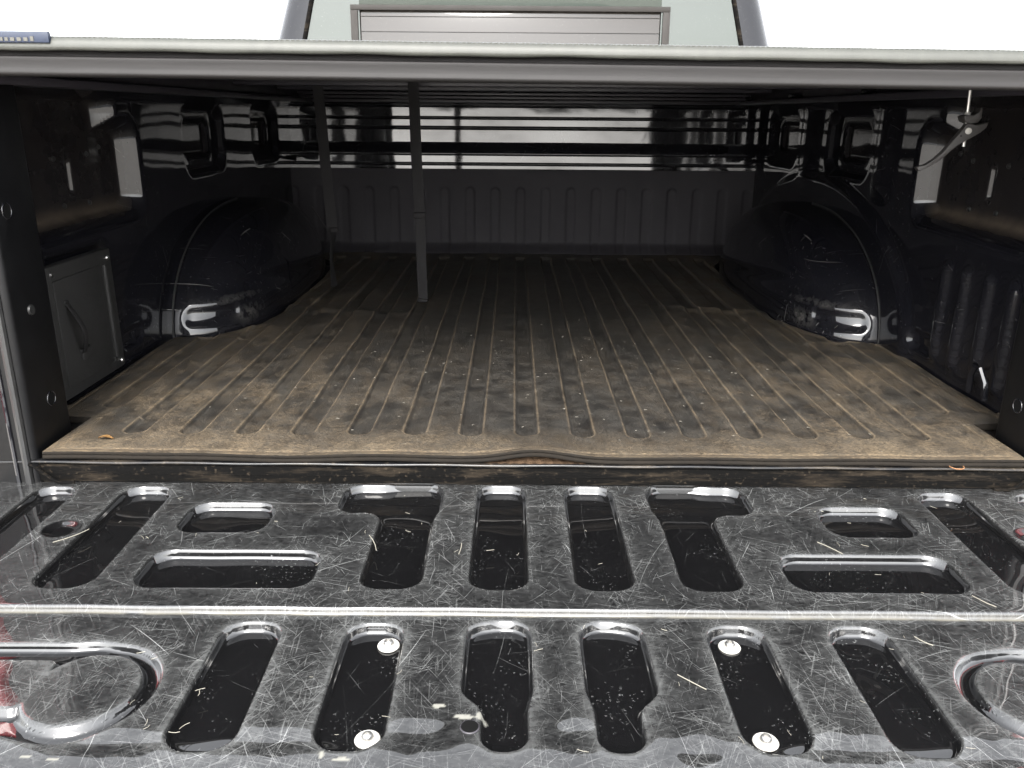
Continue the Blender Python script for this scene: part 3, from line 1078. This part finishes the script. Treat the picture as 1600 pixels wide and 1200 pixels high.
# rusty dirt showing under the hump of the mat
def dirt():
    xs = np.linspace(-.075, .085, 120)
    prof = np.linspace(0, 1, 8)
    P = np.zeros((8, 120, 3))
    for i, t in enumerate(prof):
        P[i, :, 0] = xs
        P[i, :, 1] = -.0095 + .03 * t
        P[i, :, 2] = -.0124 + (.0050 * np.exp(-((xs - .005) / .045) ** 2)) * math.sin(t * math.pi / 2) + .0006 * np.sin(xs * 400 + i)
    o = grid("dirt", P, MAT['rust'], None, flip=True)
    o["kind"] = "stuff"
    tag(o, "rust coloured dirt packed under the raised middle of the mat edge", "dirt")
dirt()

# ---- rubber panel standing against the headboard
def headboard_mat():
    xs = np.linspace(-.868, .866, 500)
    zs = np.linspace(.0, .315, 90)
    Xg, Zg = np.meshgrid(xs, zs, indexing='ij')
    pitch = .0944
    k = np.round((Xg + .007) / pitch)
    gx = (Xg + .007) - k * pitch
    qz = np.maximum(Zg - (.252 - .019), 0)
    dg = np.hypot(gx, qz) - .019
    o = profile_wall(dg, .004, .005, .002)
    Y = 1.952 + o + .012 * (Zg / .315) + wobble(Xg, Zg, .0012, .4) - .05 * ss(.05, 0, Zg)
    P = np.stack([Xg, Y, Zg], -1)
    ob = grid("headboard_mat", P, MAT['hmat'], None)
    tag(ob, "dark ribbed rubber panel standing against the front wall of the bed", "rubber panel")
    top = np.stack([P[:, -1], P[:, -1] + np.array([0, .006, .001]), P[:, -1] + np.array([0, .008, -.02])], 1)
    grid("panel_edge", top, MAT['hmat'], ob)
headboard_mat()

# ================================================================== TONNEAU COVER
cover = tag(empty("tonneau_cover", (0, 0, .5625)), "soft black tonneau cover stretched over the truck bed with grey rear edge", "tonneau cover")
UC = Matrix.Translation((0, 0, -.5625))
def TC(o):
    o.parent = cover
    o.matrix_parent_inverse = UC
    return o
TZ = lambda x: -.0062 * x
def extrude_x(name, prof, x0, x1, mat, nx=240, wave=None, flip=False):
    xs = np.linspace(x0, x1, nx)
    P = np.zeros((len(prof), nx, 3))
    for i, (y, z) in enumerate(prof):
        P[i, :, 0] = xs
        P[i, :, 1] = y
        P[i, :, 2] = z + TZ(xs)
        if wave is not None:
            dy, dz = wave(i, xs)
            P[i, :, 1] += dy
            P[i, :, 2] += dz
    return grid(name, P, mat, None, flip=flip)
rail = [(.045, .5755), (.040, .5600), (.018, .5535), (-.004, .5522), (-.014, .5528), (-.0185, .5550), (-.0195, .5580), (-.0175, .5602), (-.0170, .5640), (-.0165, .5720), (-.0175, .5755), (-.0168, .5772), (-.0140, .5780), (-.0080, .5782), (-.0060, .5800), (-.0060, .5860), (.03, .588)]
TC(extrude_x("rear_rail", rail, -.93, .93, MAT['seal'], flip=True))
def hemwave(i, xs):
    a = .0005 * np.sin(xs * 21 + .6) + .0004 * np.sin(xs * 47)
    k = [1, 1, .6, .3, 0, 0, 0, 0][min(i, 7)]
    return a * k * .6, a * k
hem = [(.010, .5862), (-.0150, .5855), (-.0190, .5868), (-.0198, .5900), (-.0185, .5960), (-.0160, .6005), (-.0120, .6030), (-.0040, .6045), (.03, .6056)]
TC(extrude_x("fabric_hem", hem, -.93, .93, MAT['vinyl'], nx=400, wave=hemwave, flip=True))
# stitching: two rows of short thread dashes
def stitching(y, z):
    bm = bmesh.new()
    x = -.90
    while x < .90:
        zz = z + TZ(x)
        bmesh.ops.create_cube(bm, size=1.0, matrix=Matrix.Translation((x, y, zz)) @ Matrix.Diagonal((.0042, .0008, .0009, 1)))
        x += .0072
    return TC(from_bm("stitching", bm, MAT['thread'], None, smooth=False))
stitching(-.0128, .6028)
stitching(-.0199, .5895)
# the cover skin (top and lining)
def skin():
    xs = np.linspace(-.93, .93, 120)
    ys = np.linspace(.028, 2.03, 120)
    Xg, Yg = np.meshgrid(xs, ys, indexing='ij')
    Z = .6052 + TZ(Xg) * (1 - Yg / 2.03) + .0022 * np.sin(Yg * 13) ** 2
    Z = np.where(np.abs(Xg) > .90, Z - .03 * (np.abs(Xg) - .90) / .03, Z)
    TC(grid("cover_skin", np.stack([Xg, Yg, Z], -1), MAT['vinyl'], None))
    TC(grid("cover_lining", np.stack([Xg, Yg, Z - .004], -1), MAT['under'], None, flip=True))
skin()
for sg in (-1, 1):
    a, b = sorted((sg * .800, sg * .905))
    TC(box("side_rail", (a, .046, .5635), (b, 2.03, .5985), MAT['alu'], None, .004))
    a, b = sorted((sg * .775, sg * .812))
    TC(box("rail_lip", (a, .050, .548), (b, 2.02, .5620), MAT['alu'], None, .003))
for yy in (.62, 1.18, 1.62):
    TC(box("cross_bow", (-.798, yy, .582), (.798, yy + .035, .5985), MAT['alu'], None, .003))
# header at the cab end, with its stepped slats
for i, (zz, yy, h) in enumerate(((.586, 1.86, .010), (.574, 1.885, .010), (.562, 1.905, .010), (.549, 1.922, .011))):
    TC(box("header_slat", (-.80, yy, zz), (.80, yy + .03, zz + h), MAT['alu'], None, .002))
# the maker's label at the left end of the hem
lab = TC(box("maker_label", (-.86, -.0225, .5985), (-.655, -.0150, .6130), MAT['blue'], None, .0012))
bm = bmesh.new()
x = -.845
while x < -.672:
    w_ = rng.choice((.006, .008, .010))
    bm_box(bm, (x, -.0236, .6005), (x + w_ * .55, -.0226, .6005 + rng.choice((.0045, .0058))), 0)
    x += w_ * .75 + .0014
txt = from_bm("label_lettering", bm, MAT['print_'], lab, smooth=False)

# ================================================================== HANGING STRAPS
# left strap: flat above the buckle, edge-on below
sl = tag(empty("hanging_strap", (-.585, 1.30, .004)), "left black strap hanging twisted from the cover beside the wheel arch", "strap", "webbing straps hanging from the cover")
def off(o, e):
    o.parent = e
    o.matrix_parent_inverse = Matrix.Translation(-e.location)
    return o
pts, wd = [], []
for t in np.linspace(0, 1, 30):
    z = .600 - .42 * t
    pts.append((-.596 + .020 * t, 1.30 + .006 * math.sin(t * 7), z)); wd.append((1, .12 + .1 * t, 0))
off(ribbon("upper_webbing", pts, wd, .030, .0022, MAT['web'], None), sl)
pts, wd = [], []
for t in np.linspace(0, 1, 26):
    z = .182 - .178 * t
    a = R(60 + 24 * math.sin(t * 3))
    pts.append((-.574 - .010 * math.sin(t * 2.2), 1.30 + .008 * math.sin(t * 9), z)); wd.append((math.cos(a), math.sin(a), 0))
off(ribbon("lower_webbing", pts, wd, .030, .0022, MAT['web'], None), sl)
off(box("buckle", (-.592, 1.293, .170), (-.558, 1.307, .184), MAT['web'], None, .003), sl)
off(tube("loose_end", [(-.590, 1.292, .180), (-.604, 1.288, .200), (-.617, 1.286, .226), (-.630, 1.284, .246)], [.0018, .0016, .0016, .003], MAT['web'], None, 6), sl)

sr = tag(empty("hanging_strap", (-.289, 1.108, .004)), "right black strap hanging flat from the cover down to the mat", "strap", "webbing straps hanging from the cover")
pts, wd = [], []
for t in np.linspace(0, 1, 34):
    z = .600 - .350 * t
    pts.append((-.300 + .008 * t, 1.108 + .005 * math.sin(t * 8), z)); wd.append((1, -.1, 0))
off(ribbon("upper_webbing", pts, wd, .0295, .0022, MAT['web'], None), sr)
pts, wd = [], []
for t in np.linspace(0, 1, 24):
    z = .238 - .234 * t
    pts.append((-.291 + .003 * t, 1.108 + .006 * math.sin(t * 6 + 1), z)); wd.append((1, .12 * math.sin(t * 4), 0))
off(ribbon("lower_webbing", pts, wd, .0270, .0022, MAT['web'], None), sr)
off(box("buckle", (-.309, 1.101, .236), (-.274, 1.114, .252), MAT['web'], None, .003), sr)
off(box("webbing_tip", (-.304, 1.098, .002), (-.275, 1.114, .010), MAT['web'], None, .002), sr)

# ================================================================== CLAMP LEVER on the right
cl = tag(empty("clamp", (.753, .30, .464)), "black cam lever clamp with a bright rivet hanging from the right cover rail", "clamp")
bm = bmesh.new()
bm_tube(bm, [(.752, .30, .566), (.7535, .30, .530), (.7560, .30, .484), (.757, .30, .464)], .0030, 10)
off(from_bm("threaded_rod", bm, MAT['zinc'], None), cl)
jaw = [(.743, .514), (.747, .506), (.757, .502), (.768, .504), (.774, .512), (.772, .529), (.770, .527), (.768, .521), (.759, .516), (.748, .517)]
off(prism("jaw", jaw, .288, .312, MAT['gplastic'], None), cl)
lev = [(.749, .503), (.767, .500), (.785, .505), (.783, .497), (.774, .488), (.758, .478), (.739, .467), (.725, .454), (.712, .441), (.694, .430), (.679, .422), (.673, .429), (.688, .433), (.703, .443), (.716, .456), (.727, .471), (.738, .486)]
off(prism("lever", lev, .284, .297, MAT['gplastic'], None), cl)
off(lathe("rivet", [(.0001, 0), (.0058, 0), (.0052, -.0018), (.003, -.0026), (.0001, -.0028)], (.7525, .284, .4905), MAT['white'], None, 'Y', 18), cl)
off(lathe("pin_hole", [(.0001, 0), (.0017, 0), (.0017, -.0003), (.0001, -.0004)], (.741, .284, .482), MAT['hole'], None, 'Y', 12), cl)
off(lathe("lock_nut", [(.0001, 0), (.0055, 0), (.0055, .006), (.0001, .006)], (.7545, .30, .515), MAT['zinc'], None, 'Z', 6), cl)

# ================================================================== SMALL LITTER
def leaf():
    bm = bmesh.new()
    c = Vector((-.695, .043, .0035))
    prev = None
    rows = []
    for i in range(9):
        t = i / 8
        w = .0055 * math.sin(math.pi * (t * .9 + .06))
        x = c.x - .012 + .024 * t
        rows.append([bm.verts.new((x, c.y + w * q + .002 * math.sin(t * 3), c.z + .0022 * abs(q) + .002 * math.sin(t * 4))) for q in (-1, -.4, 0, .4, 1)])
    for i in range(8):
        for k in range(4):
            bm.faces.new((rows[i][k], rows[i + 1][k], rows[i + 1][k + 1], rows[i][k + 1]))
    g = bmesh.ops.solidify(bm, geom=bm.faces[:], thickness=.0006)
    tag(from_bm("leaf", bm, MAT['leaf'], None), "small curled orange leaf near the left rear corner of the mat", "leaf")
leaf()
tag(ring("cord_loop", (.668, -.0125, -.0098), .0110, .0009, MAT['orange'], None), "thin orange cord loop on the bed sill near the right corner", "cord")

def litter():
    """straw chaff too fine to count, on the mat and the tailgate"""
    bm = bmesh.new()
    r = random.Random(11)
    def bit(x, y, z, L, wd, a):
        b = r.uniform(-.5, .5)
        pts = []
        for t in (-.5, -.17, .17, .5):
            aa = a + b * t
            pts.append((x + math.cos(aa) * L * t, y + math.sin(aa) * L * t, z + .0004 * r.random()))
        bm_tube(bm, pts, wd, 4)
    for i in range(120):
        x = r.gauss(.05, .32)
        y = abs(r.gauss(.42, .30)) + .05
        if abs(x) > .62 or y > 1.4: continue
        bit(x, y, .0012, r.uniform(.002, .006), r.uniform(.0002, .00045), r.choice((0, 3.14)) + r.gauss(0, .6))
    for i in range(34):
        x = r.uniform(-.62, .62); y = r.uniform(-.34, -.02)
        bit(x, y, ZT + .0012, r.uniform(.003, .012), r.uniform(.0002, .0004), r.uniform(0, 6.3))
    for i in range(26):
        x = r.uniform(-.45, .45); y = r.uniform(-.59, -.38)
        bit(x, y, ZT - .0078, r.uniform(.003, .012), r.uniform(.0002, .0004), r.uniform(0, 6.3))
    for (x, y, L, a) in ((.405, -.205, .040, -.95), (.44, -.405, .022, -.9), (.545, -.335, .03, -1.0), (.16, -.48, .035, -.75), (-.10, -.215, .03, 1.5), (-.64, -.19, .05, .9), (-.22, -.20, .045, -1.2)):
        bit(x, y, (ZT if y > -.36 else ZT - .0085) + .0010, L, .0006, a)
    o = from_bm("straw_chaff", bm, MAT['straw'], None, smooth=False)
    o["kind"] = "stuff"
    tag(o, "fine straw chaff and grit scattered over mat and tailgate", "litter")
litter()
